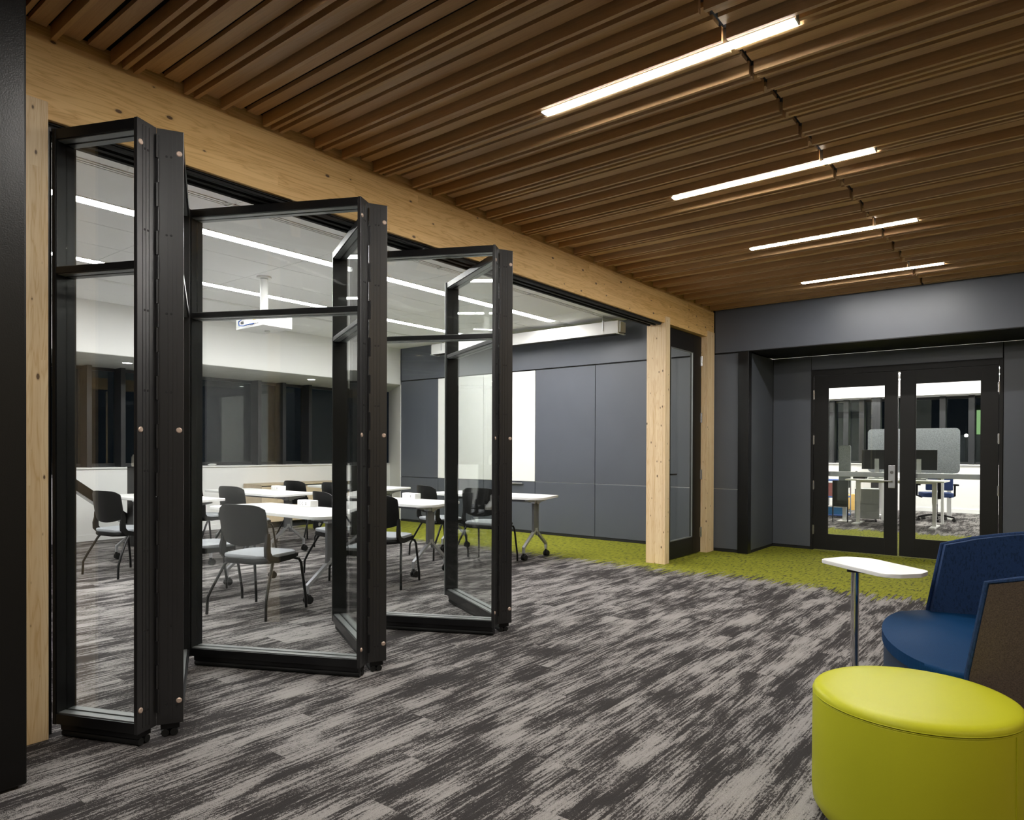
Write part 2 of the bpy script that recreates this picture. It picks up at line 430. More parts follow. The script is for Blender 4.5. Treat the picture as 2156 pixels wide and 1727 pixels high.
for k in range(-1, 10):
    for i, (kind, off, w) in enumerate(pat):
        y = P0 + PER * k + off
        if y > 8.57 or y < .45: continue
        lit = (i == 4 and k % 2 == 0 and 0 <= k <= 8)
        slat(kind, w, X0, LX0 - .01 if lit else XJ0, y)
        if y > 1.7: slat(kind, w, LX1 + .012 if lit else XJ1, X1, y)
MB().box(XJ0 - .02, XJ1 + .02, .4, 8.58, 3.146, 3.164).build('joint_rail', 'plenum', ceiling)
# classroom ceiling: recessed grid and lay-in tiles
cc = S(MB().box(-10.8, -3.72, -.6, 9.6, ZC + .006, ZC + .1).build('ceiling', 'vent_grey'))
STRIPS = ((-5.745, -5.59), (-7.52, -7.37)); SLOTS = ((-4.95, -4.865), (-8.245, -8.165))
edges = [-3.73, -4.26, -4.865]; rows = [(-4.26, -3.73), (-4.865, -4.26), (-5.59, -4.95), (-6.19, -5.745), (-6.835, -6.19), (-7.37, -6.835), (-8.165, -7.52), (-8.80, -8.245), (-9.385, -8.80)]
ys = [-.59, .308, 1.548, 2.788, 4.03, 5.27, 6.51, 7.75, 8.595]
tc_ = {}
for (a, e) in rows:
    for y0, y1 in zip(ys, ys[1:]):
        key = (round(e - a, 3), round(y1 - y0, 3))
        if key not in tc_: tc_[key] = MB().box(.003, e - a - .003, .003, y1 - y0 - .003, ZC, ZC + .006).mesh('ceiling_tile', 'ceiling_white')
        link('ceiling_tile', tc_[key], cc, (a, y0, 0))
def strip_light(x0, x1, y0, y1, label):
    t = thing('strip_light', label, 'light', ((x0 + x1) / 2, (y0 + y1) / 2, ZC)); w = (x1 - x0) / 2; l = (y1 - y0) / 2
    MB().box(-w + .012, w - .012, -l, l, -.004, .004).build('diffuser', 'lamp_class', t)
    MB().box(-w, -w + .012, -l, l, -.006, .004).build('edge_trim', 'plastic_white', t); MB().box(w - .012, w, -l, l, -.006, .004).build('edge_trim', 'plastic_white', t)
strip_light(*STRIPS[0], -.4, 8.05, 'long recessed white light strip in classroom ceiling, nearer the folding glass wall')
strip_light(*STRIPS[1], -.4, 8.05, 'long recessed white light strip in classroom ceiling, nearer the dark windows')
def slot(x0, x1, segs, lab):
    for i, (y0, y1) in enumerate(segs):
        t = thing('air_diffuser', lab[i], 'air vent', ((x0 + x1) / 2, (y0 + y1) / 2, ZC)); w = (x1 - x0) / 2; l = (y1 - y0) / 2
        MB().box(-w, w, -l, l, 0, .004).build('backing', 'gap_black', t)
        for a in (-w, -.012, w - .02):
            MB().box(a, a + .02, -l, l, -.006, .0).build('blade', 'plastic_white', t)
        for s in (-1, 1): MB().box(-w, w, s * l - .01, s * l + .01, -.006, .0).build('end_cap', 'plastic_white', t)
slot(*SLOTS[0], ((.4, 2.72), (2.78, 4.98), (5.04, 6.45), (6.52, 7.95)),
     ('slotted white air vent above the narrow half panel of the glass wall', 'slotted white air vent in the ceiling over the table with the chair seen first', 'slotted white air vent behind the middle fold of the glass wall', 'slotted white air vent by the projection screen end, farthest of the row'))
slot(*SLOTS[1], ((2.0, 4.2), (4.26, 6.6)), ('thin slotted air vent near the windows, seen through the narrow glass panel', 'thin slotted air vent near the windows, behind the white projector'))

# ------------------------------------------------------------------ walls
def panel(parent, x0, x1, z0, z1, y, mat='blue_panel', th=.02, name='wall_panel'):
    return MB().box(x0 + .004, x1 - .004, y, y + th, z0 + .004, z1 - .004, .0015).build(name, mat, parent)
wb = S(MB().box(-9.40, -3.05, YW + .02, YW + .14, 0, 3.25).build('wall_back', 'gap_black'))
bays = [-9.395, -8.45, -7.41, -6.36, -5.28, -4.22, -3.17]
for a, e in zip(bays, bays[1:]):
    panel(wb, a, e, .035, .80, YW)
    if not (-8.5 < a < -7.3): panel(wb, a, e, .80, ZS - .006, YW)
panel(wb, -9.395, -3.52, ZS + .006, 3.20, YW)
MB().box(-6.36, -3.17, YW + .004, YW + .02, .7965, .8035).build('reveal_strip', 'alu', wb)
bulk = S(MB().box(-3.17, 4.2, YW + .02, YA, ZS + .01, 3.25).build('wall_back_bulkhead', 'gap_black'))
panel(bulk, -3.49, 4.2, ZS + .006, 3.16, YW)
MB().box(-3.04, 4.2, YW + .0, YA, ZS, ZS + .009).build('soffit', 'door_black', bulk)
MB().box(-9.39, -3.17, YW - .002, YW + .02, 0, .033).build('baseboard_back', 'gap_black', wb)
# white writing boards in the wall
for i, (a, e) in enumerate(((-8.45, -7.41), (-7.41, -6.36))):
    t = thing('writing_board', ('white writing board, left one behind the open folding panel', 'white writing board, right one with the marker tray below')[i], 'whiteboard', ((a + e) / 2, YW, .80))
    MB().box(-(e - a) / 2 + .003, (e - a) / 2 - .003, -.004, .018, .004, ZS - .81, .0015).build('board', 'board_white', t)
    if i: MB().box(-.16, .30, -.038, -.001, -.040, -.030, .002).box(-.16, .30, -.038, -.032, -.030, -.016).build('marker_tray', 'alu', t)
# alcove side wall with the black corner column, back wall with the double doors
al = S(MB().box(-3.17, -3.065, YW + .14, YA + .12, 0, ZS).build('wall_alcove_left', 'gap_black'))
MB().box(-3.066, -3.045, YW + .09, YA - .005, .035, ZS - .012, .0015).build('wall_panel', 'blue_panel', al)
MB().box(-3.172, -3.04, YW - .03, YW + .085, 0, ZS, .003).build('corner_column', 'steel_black', al)
MB().box(-3.064, -3.047, YW + .09, YA, 0, .033).build('baseboard_alcove', 'gap_black', al)
ab = S(MB().box(-3.17, -2.553, YA + .02, YA + .14, 0, ZS).box(-.497, 4.2, YA + .02, YA + .14, 0, ZS).box(-2.553, -.497, YA + .02, YA + .14, 2.345, ZS).build('wall_alcove', 'gap_black'))
panel(ab, -3.045, -2.553, .035, ZS - .004, YA); panel(ab, -2.553, -.50, 2.343, ZS - .004, YA); panel(ab, -.497, .8, .035, ZS - .004, YA); panel(ab, .8, 2.2, .035, ZS - .004, YA)
MB().box(-3.04, -2.553, YA + .004, YA + .02, 0, .033).box(-.49, 2.2, YA + .004, YA + .02, 0, .033).build('baseboard_alcove', 'gap_black', ab)
S(MB().box(2.2, 2.3, YW, YA, 0, ZS).build('wall_alcove_right', 'blue_panel'))
S(MB().box(4.2, 4.3, -4.0, 9.6, 0, 3.25).build('wall_right', 'off_white')); S(MB().box(-3.6, 4.2, -4.1, -4.0, 0, 3.25).build('wall_front', 'dark_wall'))
S(MB().box(-3.72, -3.52, -4.0, .55, 0, 3.25).build('wall_left_lounge', 'dark_wall'))
# classroom shell: window wall, bulkhead, angled return, near wall
wl = S(MB().box(XWIN - .4, XWIN, -.6, 9.5, .085, 1.0).build('wall_left', 'white_paint'))
MB().box(XWIN - .005, XWIN + .012, -.6, 9.4, 0, .085).build('baseboard_left', 'white_paint', wl)
MB().box(XWIN - .40, XWIN + .025, -.6, 9.5, 1.0, 1.022, .004).build('window_sill', 'plastic_white', wl)
lb = S(MB().box(-10.72, XF, -.6, 9.4, 2.475, 3.23).build('wall_left_bulkhead', 'white_paint'))
lb2 = MB().box(-11.3, XF + .0, -.6, 9.5, 2.468, 2.474).build('soffit', 'vent_grey', lb)  # underside grey instead of white: its shade is put into the colour
ang = MB().prism([(-9.39, 8.585), (-10.75, 9.51), (-10.75, 9.7), (-9.39, 8.80)], 0, 3.2).build('wall_left_return', 'white_paint'); S(ang)
S(MB().box(-10.8, -3.72, -.7, -.6, 0, 3.25).build('wall_front_classroom', 'white_paint'))
# windows: deep dark mullions and glass
mul = [-.5, .75, 1.9, 3.1, 3.93, 4.38, 5.25, 6.58, 7.06, 7.60, 8.45, 9.4]
for i, (a, e) in enumerate(zip(mul, mul[1:])):
    w = struct('window_%d' % (i + 1)); w.location = (-10.75, a, 1.022)
    MB().box(-.26, .0, 0, .065, 0, 1.446, .003).build('mullion', 'screen_dark', w)
    MB().box(-.26, -.2, .065, e - a, 0, .05).box(-.26, -.2, .065, e - a, 1.40, 1.446).build('frame', 'screen_dark', w)
    MB().box(-.236, -.228, .066, e - a - .001, .05, 1.40).build('pane', 'window_glass', w)

# ------------------------------------------------------------------ timber beam, posts, track, black column
t = thing('timber_beam', 'long pale laminated timber beam with knots above the folding glass wall', 'beam', (XB, 4, 2.73))
MB().box(-.222, 0, -3.45, 4.6, 0, .335, .003).build('beam', 'beam_wood', t)
MB().box(-.222, -.012, -3.45, 4.6, .3355, .42).build('top_ledge', 'beam_wood', t)
t = thing('door_track', 'black overhead track recessed under the timber beam', 'track', (-3.61, 3.7, 2.73))
MB().box(-.085, .085, -2.58, 3.46, -.008, -.0005).build('track_plate', 'gap_black', t)
for a in (-.085, -.02, .045): MB().box(a, a + .028, -2.58, 3.46, -.022, -.008).build('rail', 'gap_black', t)
def post(y0, y1, label):
    t = thing('timber_post', label, 'post', (XB, y0, 0)); w = y1 - y0
    MB().box(-.222, -.015, 0, w, 0, 2.73, .003).build('core', 'post_wood', t)
    MB().box(-.0145, .014, 0, w, 0, 2.80, .003).build('face_board', 'post_wood', t)
post(7.178, 7.292, 'pale timber post left of the single glass door'); post(8.365, 8.582, 'pale timber post between the single glass door and the blue wall')
post(.92, 1.122, 'pale timber post beside the black column, at left edge of the photo')
t = thing('door_jamb', 'black metal jamb strip fixed between the left timber post and the narrow glass panel', 'jamb', (-3.56, 1.1225, 0))
MB().box(-.07, .045, 0, .02, .01, 2.705).build('channel', 'black_frame', t); MB().box(-.07, -.03, .02, .045, .01, 2.705).build('stop', 'gap_black', t)
t = thing('steel_column', 'textured black painted column at the left edge of the photo', 'column', (-3.28, .7, 0))
MB().box(-.22, .22, -.35, .214, .012, 3.16, .008).build('shaft', 'column_paint', t); MB().box(-.2, .2, -.33, .19, 0, .02).build('base', 'gap_black', t)

# ------------------------------------------------------------------ folding glass wall: one narrow and five full panels
ZB, ZT, TH = .06, 2.692, .108
hinge_me = MB().box(0, .014, 0, .007, 0, .103).mesh('hinge_leaf', 'frame_edge')
cap_me = MB().lathe([(0, .003), (.009, .003), (.0125, 0), (.0125, -.004)], n=16).mesh('bolt_cap', 'cap_copper', True)
screw_me = MB().lathe([(0, .0012), (.005, .001), (.0055, -.002)], n=10).mesh('screw', 'gap_black', True)
def fold_panel(near_outer, d, W, flip, label, caps=True):
    """near_outer: plan position of the outer end of the face given; d: unit vector towards the outer end; the thickness goes to the left of d (flip: right)"""
    d = Vector(d).normalized(); ang = math.atan2(d.y, d.x)
    t = thing('folding_door_panel', label, 'folding door panel', (near_outer[0], near_outer[1], 0), ang, 'panels of the folding glass wall')
    # local: x 0 at the outer end, -W at the inner end; y 0..TH through the thickness; z up
    st, rail, mid0, mid1 = .017, .047, 2.055, 2.083
    g0, g1 = TH / 2 - .004, TH / 2 + .004
    MB().box(-st, 0, 0, TH, ZB, ZT, .002).box(-st - .004, -st, .004, TH - .004, ZB + .01, ZT - .01).build('stile', 'frame_edge', t)
    MB().box(-W, -W + st, 0, TH, ZB, ZT, .002).box(-W + st, -W + st + .004, .004, TH - .004, ZB + .01, ZT - .01).build('stile', 'black_frame', t)
    MB().box(-W + st, -st, .002, TH - .002, ZT - rail, ZT - .002, .0015).build('top_rail', 'black_frame', t)
    MB().box(-W + st, -st, .002, TH - .002, ZB + .002, ZB + rail, .0015).build('bottom_rail', 'black_frame', t)
    MB().box(-W + st, -st, .002, TH - .002, mid0, mid1, .0015).build('middle_rail', 'black_frame', t)
    for z0, z1 in ((ZB + rail, mid0), (mid1, ZT - rail)):
        MB().box(-W + st + .004, -st - .004, g0, g1, z0 + .002, z1 - .002).build('pane', 'pane_glass', t)
    for z, up in ((ZB + rail, 1), (mid0, -1), (mid1, 1), (ZT - rail, -1)):   # pale glazing beads either side of the glass
        for y0, y1 in ((.012, g0 - .003), (g1 + .003, TH - .012)):
            MB().box(-W + st + .004, -st - .004, y0, y1, min(z, z + up * .004), max(z, z + up * .004)).build('glazing_bead', 'bead_metal', t)
    # grooves on the two outer edges are drawn as raised strips with gaps between them
    for y in (.030, .048, .066):
        MB().box(0, .0016, y, y + .015, ZB + .02, ZT - .02).build('edge_strip', 'frame_edge', t)
    y0 = TH - .007 if not flip else 0.0
    for k in range(12):
        z = ZB + .06 + k * .212 + (.106 if flip else 0)
        if z + .1 > ZT: continue
        o = link('hinge_leaf', hinge_me, t, (0, y0, z))
    for z in (ZB + .10, 1.365, ZT - .10):
        o = link('bolt_cap', cap_me, t, (.0018, .018 if not flip else TH - .018, z)); o.rotation_euler = (0, PI / 2, 0)
    for k in range(8):
        for y in (.040, .058):
            o = link('screw', screw_me, t, (.0018, y, ZB + .09 + k * .346)); o.rotation_euler = (0, PI / 2, 0)
    sw = MB()
    for y in (.034, .070): sw.tube([(-W + .03, y, .018), (-.012, y, .018)], .0165, 10)
    sw.build('floor_sweep', 'rubber_black', t, smooth=True)
    MB().box(-W + .03, -.015, .016, TH - .016, .034, ZB).build('sweep_carrier', 'black_frame', t)
    if W > .8: MB().tube([(-W / 2, TH / 2, ZT), (-W / 2, TH / 2, ZT + .0145)], .009, 10).build('top_roller_pin', 'alu_dark', t)
    MB().box(-.06, -.02, TH / 2 - .02, TH / 2 + .02, ZT, ZT + .006).build('top_cap', 'alu', t)
    return t
c27 = (.896, .445); c27m = (.896, -.445)
fold_panel((-3.078, 1.319), (.918, .397), .455, False, 'narrow half width glass panel hinged to the timber post by the black column')
def far_panel(hinge, d, W, label):
    # the given corner is the inside corner on the camera side; y 0 face is the near face
    return fold_panel(hinge, d, W, True, label)
far_panel((-3.121, 1.418), (.883, -.469), 1.07, 'folding glass panel seen nearly edge on, its grey edge facing us beside the narrow panel')
fold_panel((-3.056, 2.496), c27, 1.088, False, 'wide folding glass panel facing us with the white projector seen through its glass')
far_panel((-3.104, 2.593), c27m, 1.088, 'folding glass panel angled away behind the wide one, its black edge facing us in mid picture')
fold_panel((-3.040, 3.645), c27, 1.07, False, 'folding glass panel facing us, second wide one, partly hidden behind the middle fold')
p6 = far_panel((-3.088, 3.742), c27m, 1.088, 'last folding glass panel, at the free end of the folding wall next to the wide opening')
MB().box(-1.088 - .012, -1.088, -.006, .03, ZB, ZT).build('astragal', 'bead_metal', p6)

# ------------------------------------------------------------------ doors
def leaf_door(nm, x0, x1, y, z1, gx0, gx1, gz0, gz1, hinge_side, zs):
    """leaf in a wall facing -y; origin at its hinge corner"""
    w = struct(nm); w.location = (x0, y, 0)
    L = x1 - x0; a, e = gx0 - x0, gx1 - x0
    MB().box(.003, a, 0, .045, .012, z1, .002).build('stile', 'door_black', w); MB().box(e, L - .003, 0, .045, .012, z1, .002).build('stile', 'door_black', w)
    MB().box(a, e, .001, .044, .012, gz0).build('bottom_rail', 'door_black', w); MB().box(a, e, .001, .044, gz1, z1).build('top_rail', 'door_black', w)
    MB().box(a, e, .018, .026, gz0, gz1).build('pane', 'door_glass', w)
    bd = MB(); t_ = .012
    bd.box(a, a + t_, .004, .017, gz0, gz1); bd.box(e - t_, e, .004, .017, gz0, gz1); bd.box(a + t_, e - t_, .004, .017, gz0, gz0 + t_); bd.box(a + t_, e - t_, .004, .017, gz1 - t_, gz1)
    bd.build('glazing_bead', 'door_black', w)
    hx = 0 if hinge_side < 0 else L
    for z in zs:
        MB().tube([(hx, -.008, z - .06), (hx, -.008, z + .06)], .009, 8).box(hx - .012, hx + .012, -.004, .0, z - .055, z + .055).build('hinge', 'steel_hinge', w)
    MB().box(a - .02, e + .02, .07, .115, .963, 1.026, .004).box(a - .02, a + .02, .045, .07, .97, 1.02).box(e - .02, e + .02, .045, .07, .97, 1.02).build('push_bar', 'alu', w)
    return w
hz = (2.02, 1.435, .845, .265)
dl = leaf_door('door_2', -2.520, -1.545, YA - .004, 2.268, -2.351, -1.682, .205, 2.112, -1, hz)
dr = leaf_door('door_3', -1.527, -.535, YA - .004, 2.268, -1.365, -.697, .222, 2.114, 1, hz)
MB().box(.875, .951, -.012, 0, .836, 1.118, .006).build('lock_plate', 'alu', dl)
MB().tube([(.913, -.012, .925), (.913, -.05, .925), (.905, -.055, .925), (.79, -.055, .925)], .009, 10).build('lever', 'alu', dl, smooth=True)
MB().tube([(.913, -.011, 1.03), (.913, -.018, 1.03)], .019, 16).build('keyhole', 'outlet_grey', dl)
df = struct('door_2_frame'); df.location = (0, 0, 0)
MB().box(-2.553, -2.522, YA - .012, YA + .13, 0, 2.343, .002).build('jamb', 'door_black', df); MB().box(-.533, -.497, YA - .012, YA + .13, 0, 2.343, .002).build('jamb', 'door_black', df)
MB().box(-2.522, -.533, YA - .012, YA + .13, 2.272, 2.343, .002).build('head', 'door_black', df)
# single glazed door between the posts, in the plane of the folding wall
w = struct('door_1'); w.location = (-3.565, 7.296, 0)
DW, GZ0, GZ1, A, E_ = 1.055, .215, 2.505, .185, .815
MB().box(-.045, 0, .004, A, .012, 2.722, .002).build('stile', 'door_black', w); MB().box(-.045, 0, E_, DW, .012, 2.722, .002).build('stile', 'door_black', w)
MB().box(-.044, -.001, A, E_, .012, GZ0).build('bottom_rail', 'door_black', w); MB().box(-.044, -.001, A, E_, GZ1, 2.722).build('top_rail', 'door_black', w)
MB().box(-.026, -.018, A, E_, GZ0, GZ1).build('pane', 'door_glass', w)
MB().box(-.016, -.003, A, A + .012, GZ0, GZ1).box(-.016, -.003, E_ - .012, E_, GZ0, GZ1).box(-.016, -.003, A + .012, E_ - .012, GZ0, GZ0 + .012).box(-.016, -.003, A + .012, E_ - .012, GZ1 - .012, GZ1).build('glazing_bead', 'bead_metal', w)
for z in (2.42, 1.705, .987, .26):
    MB().tube([(.008, DW + .004, z - .062), (.008, DW + .004, z + .062)], .009, 8).box(0, .004, DW - .03, DW + .012, z - .06, z + .06).build('hinge', 'steel_hinge', w)
MB().tube([(0, .1, 1.01), (.05, .1, 1.01), (.056, .108, 1.01), (.056, .22, 1.01)], .010, 10).tube([(0, .1, 1.01), (.008, .1, 1.01)], .026, 16).build('lever', 'steel_black', w, smooth=True)
MB().tube([(.004, .12, .1), (.014, .12, .1)], .006, 8).build('door_stop_pin', 'steel_hinge', w)

# ------------------------------------------------------------------ lounge lamps
lamp_lab = ['lit linear ceiling lamp just outside the picture above the camera', 'long lit linear lamp in the slatted ceiling, nearest and largest of the row', 'lit linear lamp in the slatted ceiling, second nearest of the row', 'lit linear lamp in the slatted ceiling, third of the row towards the blue wall', 'lit linear lamp in the slatted ceiling, farthest one by the blue wall', 'lit linear ceiling lamp behind the camera', 'lit linear ceiling lamp far behind the camera']
for y, lab in zip(lamp_y, lamp_lab):
    t = thing('linear_light', lab, 'light', ((LX0 + LX1) / 2, y, 3.077), 0, 'linear lamps in the slatted ceiling'); l = (LX1 - LX0) / 2
    MB().box(-l, l, -.026, .026, .002, .085).build('housing', 'alu_dark', t)
    MB().box(-l + .004, l - .004, -.0255, .0255, -.0035, .0015).build('diffuser', 'lamp_lounge', t)
    for s in (-1, 1): MB().box(s * (l + .003) - .003, s * (l + .003) + .003, -.028, .028, -.004, .085).build('end_cap', 'alu', t)

for y, lab in ((1.43, 'warm lit linear ceiling lamp outside the picture on the right, nearer'), (-.14, 'warm lit linear ceiling lamp behind the camera on the right'), (4.57, 'warm lit linear ceiling lamp outside the picture on the right, farther')):
    t = thing('linear_light', lab, 'light', (2.9, y, 3.077)); l = .64
    MB().box(-l, l, -.026, .026, .002, .085).build('housing', 'alu_dark', t); MB().box(-l + .004, l - .004, -.0255, .0255, -.0035, .0015).build('diffuser', 'lamp_warm', t)

# ------------------------------------------------------------------ classroom tables
def make_table(loc, rz, label):
    t = thing('folding_table', label, 'table', loc, rz, 'flip top classroom tables')
    L, D = .915, .33
    poly = rpoly([(-L, -D), (L, -D), (L - .17, D), (-L + .10, D)], [.13, .13, .03, .03])
    MB().prism(poly, .714, .739, .003).build('tabletop', 'table_white', t, smooth=True)
    for s in (-1, 1):
        x = s * .63
        col = MB().box(x - .012, x + .02, -.065, .015, .30, .66, .004).tube([(x + .004, .022, .27), (x + .004, .022, .66)], .021, 12).build('column', 'alu_dark', t, smooth=True)
        MB().box(x - .03, x + .034, -.07, .055, .655, .695, .006).tube([(x - .034, .0, .672), (x + .038, .0, .672)], .028, 14).build('flip_hinge', 'alu', t, smooth=True)
        MB().prism([(x - .02, -.22), (x + .03, -.22), (x + .03, .24), (x - .02, .24)], .703, .7135).obox((x + .005, .13, .688), (.022, 0, 0), (0, .09, .012), (0, -.002, .014)).obox((x + .005, -.12, .690), (.022, 0, 0), (0, .08, -.010), (0, .002, .012)).build('top_bracket', 'alu', t)
        for q in (-1, 1):
            yf = q * .235 - .02
            ft = MB().strip([(x + .004, q * .01 - .015, .36), (x + .004, q * .012 - .015, .33), (x + .004, yf, .148), (x + .004, yf, .085)], [.036, .040, .034, .026], .024, (0, 1, .001) if False else (1, 0, 0)).build('foot', 'alu', t)
            k = MB()
            for a in (-.018, .018): k.tube([(x + .004 + a - .009, yf + .012, .033), (x + .004 + a + .009, yf + .012, .033)], .033, 16)
            k.box(x - .008, x + .016, yf - .012, yf + .03, .03, .072).tube([(x + .004, yf, .06), (x + .004, yf, .09)], .012, 8)
            k.build('caster', 'rubber_black', ft, smooth=True)
    MB().box(-.63, .63, .03, .06, .655, .69).build('crossbar', 'alu_dark', t)
    return t
T0 = make_table((-5.53, 3.70, 0), .0, 'white table nearest the folding glass wall, with the chair seen first pushed against it')
for loc, rz, lab in (((-8.0, 3.72, 0), 0, 'white table of the near row by the windows, seen past the narrow glass panel'),
                     ((-5.74, 5.08, 0), .03, 'white table of the middle row, seen in the gap between the second and third folds'),
                     ((-8.16, 5.03, 0), .0, 'white table of the middle row by the windows, in front of the low oak cabinet'),
                     ((-5.53, 6.62, 0), .04, 'white table of the back row, its free end in the opening before the blue wall'),
                     ((-8.19, 6.68, 0), .03, 'white table tip of the back row, seen between two folds before the blue wall')):
    dup(T0, loc, rz, lab)

def power_box(loc, rz, label):
    t = thing('power_box', label, 'power outlet', loc, rz, 'table power boxes')
    MB().box(-.105, .105, -.045, .045, 0, .062, .008).build('case', 'plastic_white', t, smooth=True)
    for x in (-.065, -.02):
        o = MB()
        for dx, dz in ((-.010, 0), (.006, .012), (.006, -.012)): o.box(x + dx - .002, x + dx + .002, -.0465, -.044, .031 + dz - .004, .031 + dz + .004)
        o.build('socket', 'outlet_grey', t)
    MB().box(.028, .040, -.0465, -.044, .034, .042).box(.028, .040, -.0465, -.044, .020, .028).build('usb_port', 'outlet_grey', t)
    return t
pb = power_box((-5.64, 3.975, .739), 0, 'white power box with sockets on the table behind the chair seen first')
dup(pb, (-8.20, 5.32, .739), 0, 'white power box on the table by the low oak cabinet, farthest left')
dup(pb, (-5.70, 5.38, .739), 0, 'white power box on the middle row table seen between two folds')

# ------------------------------------------------------------------ classroom chairs
def make_chair(loc, rz, label):
    t = thing('stacking_chair', label, 'chair', loc, rz, 'black stacking chairs in the classroom')
    # back shell
    m = MB(); NS, NT = 12, 9; g = []
    for j in range(NT + 1):
        row = []
        for i in range(NS + 1):
            s = -1 + 2 * i / NS; v = j / NT
            zb = .585 - .045 * (1 - s * s); zt = .862 - .032 * abs(s) ** 7 - .006 * s * s
            z = zb + (zt - zb) * v
            w = .222 + .010 * math.sin(PI * (z - .5) / .4) - .02 * max(0, (z - .78) / .08) ** 2 * .6
            y = -.195 - .15 * (z - .50) + .055 * s * s
            row.append(m.bm.verts.new((s * w, y, z)))
        g.append(row)
    for j in range(NT):
        for i in range(NS): m.bm.faces.new((g[j][i], g[j][i + 1], g[j + 1][i + 1], g[j + 1][i]))
    bmesh.ops.recalc_face_normals(m.bm, faces=list(m.bm.faces))
    bmesh.ops.solidify(m.bm, geom=list(m.bm.faces), thickness=.011)
    m.build('backrest', 'plastic_black', t, smooth=True)
    for s in (-1, 1):
        x = s * .219
        MB().strip([(x, -.152, .64), (x, -.150, .58), (x * 1.01, -.158, .53), (x * 1.01, -.155, .48), (x, -.120, .440), (x, -.05, .425), (x, .10, .432), (x * .98, .19, .440)], [.030, .040, .052, .056, .052, .045, .036, .024], .022, (0, 1, .3)).build('side_arm', 'plastic_black', t, smooth=True)
    MB().prism(rrect(-.225, .225, -.19, .215, .09), .445, .472, .012, 3).build('seat_pad', 'seat_grey', t, smooth=True)
    MB().prism(rrect(-.215, .215, -.20, .20, .09), .405, .445, .02, 3).build('seat_pan', 'plastic_black', t, smooth=True)
    for s in (-1, 1):
        MB().tube([(s * .17, .0, .418), (s * .20, -.06, .418), (s * .222, -.10, .405), (s * .235, -.125, .37), (s * .272, -.215, .20), (s * .287, -.245, .13), (s * .290, -.250, .0)], .0115, 10).build('rear_leg', 'steel_black', t, smooth=True)
        MB().tube([(s * .17, .02, .418), (s * .21, .15, .418), (s * .232, .19, .405), (s * .240, .207, .37), (s * .258, .245, .08), (s * .259, .247, .0)], .0115, 10).build('front_leg', 'steel_black', t, smooth=True)
    return t
D = math.radians
c0 = make_chair((-4.98, 3.06, 0), D(16), 'black chair with grey seat nearest us, back turned, seen whole through the wide glass panel')
for loc, a, lab in (((-5.84, 3.064, 0), -15.4, 'black chair whose grey seat alone shows just left of the chair seen whole'),
                    ((-7.59, 3.12, 0), 11, 'black chair alone in the narrow glass panel, in front of the diagonal brace'),
                    ((-7.5, 4.42, 0), 7, 'black chair at middle row table, behind and left of the chair seen whole'),
                    ((-8.42, 4.42, 0), 4, 'black chair whose grey seat shows leftmost in the wide glass panel, near the sill'),
                    ((-8.20, 5.74, 0), 4, 'black chair in front of the oak cabinet drawers beside the farthest power box'),
                    ((-7.43, 5.80, 0), 3, 'black chair whose back shows above another by the edge of the second fold'),
                    ((-5.83, 4.49, 0), -11, 'black chair right of the near power box, partly cut by the second fold'),
                    ((-5.08, 4.44, 0), 23, 'black chair emerging from behind the middle black folding edge'),
                    ((-5.90, 6.03, 0), -14.8, 'black chair standing on the carpet edge behind the middle row power box'),
                    ((-5.14, 6.04, 0), 10.6, 'black chair seen through the glass of the last folding panel')):
    dup(c0, loc, D(a), lab)

# ------------------------------------------------------------------ classroom: projector, screen, cabinet, brace, small things
t = thing('projector', 'white ceiling projector on a white pole, blue cables at its side', 'projector', (-6.645, 4.135, 2.555))
MB().box(-.26, .26, -.17, .17, 0, .125, .008).build('body', 'plastic_white', t, smooth=True)
vg = MB()
for k in range(15): vg.box(.2595, .2625, -.135 + k * .0185, -.135 + k * .0185 + .010, .018, .108)
vg.build('vent_grille', 'vent_grey', t)
vg = MB()
for k in range(5): vg.box(-.25 + k * .014, -.243 + k * .014, -.1725, -.1695, .015, .11)
vg.build('side_vent', 'vent_grey', t)
MB().box(.07, .13, -.1715, -.1695, .07, .095).build('warning_label', 'label_yellow', t)
pt = MB()
for k in range(9): pt.box(-.12 + k * .034, -.12 + k * .034 + .015, -.172, -.1695, .026, .036)
pt.box(-.15, -.11, -.18, -.169, .05, .075).box(-.13, -.10, -.18, -.169, .095, .115)
pt.build('port', 'outlet_grey', t)
MB().tube([(-.12, -.18, .10), (-.16, -.20, .07), (-.14, -.205, .03), (-.06, -.20, .02), (.02, -.19, .03), (.09, -.178, .031)], .006, 8).tube([(-.10, -.18, .11), (-.17, -.19, .13), (-.16, -.16, .16), (-.05, -.05, .18)], .006, 8).build('cable', 'cable_blue', t, smooth=True)
MB().tube([(0, 0, .15), (0, 0, .535)], .040, 20).tube([(0, 0, .545), (0, 0, ZC - 2.555 - .001)], .075, 24).tube([(0, 0, .125), (0, 0, .16)], .055, 20).build('ceiling_mount', 'plastic_white', t, smooth=True)
MB().box(-.06, .06, -.04, .04, .125, .14).build('mount_plate', 'plastic_white', t)
MB().lathe([(0, .0), (.03, .0), (.03, -.012), (0, -.012)], (-.03, .06), 16).build('underside_cap', 'edge_white', t)
t = thing('projection_screen', 'long white projection screen case hanging below the ceiling by the blue wall', 'projection screen', (-6.45, 8.20, 2.87))
l = 1.765
MB().box(-l, l, 0, .17, .006, .175, .004).build('case', 'plastic_white', t, smooth=True)
MB().box(-l + .02, l - .02, .02, .11, -.006, .006).build('slot', 'gap_black', t)
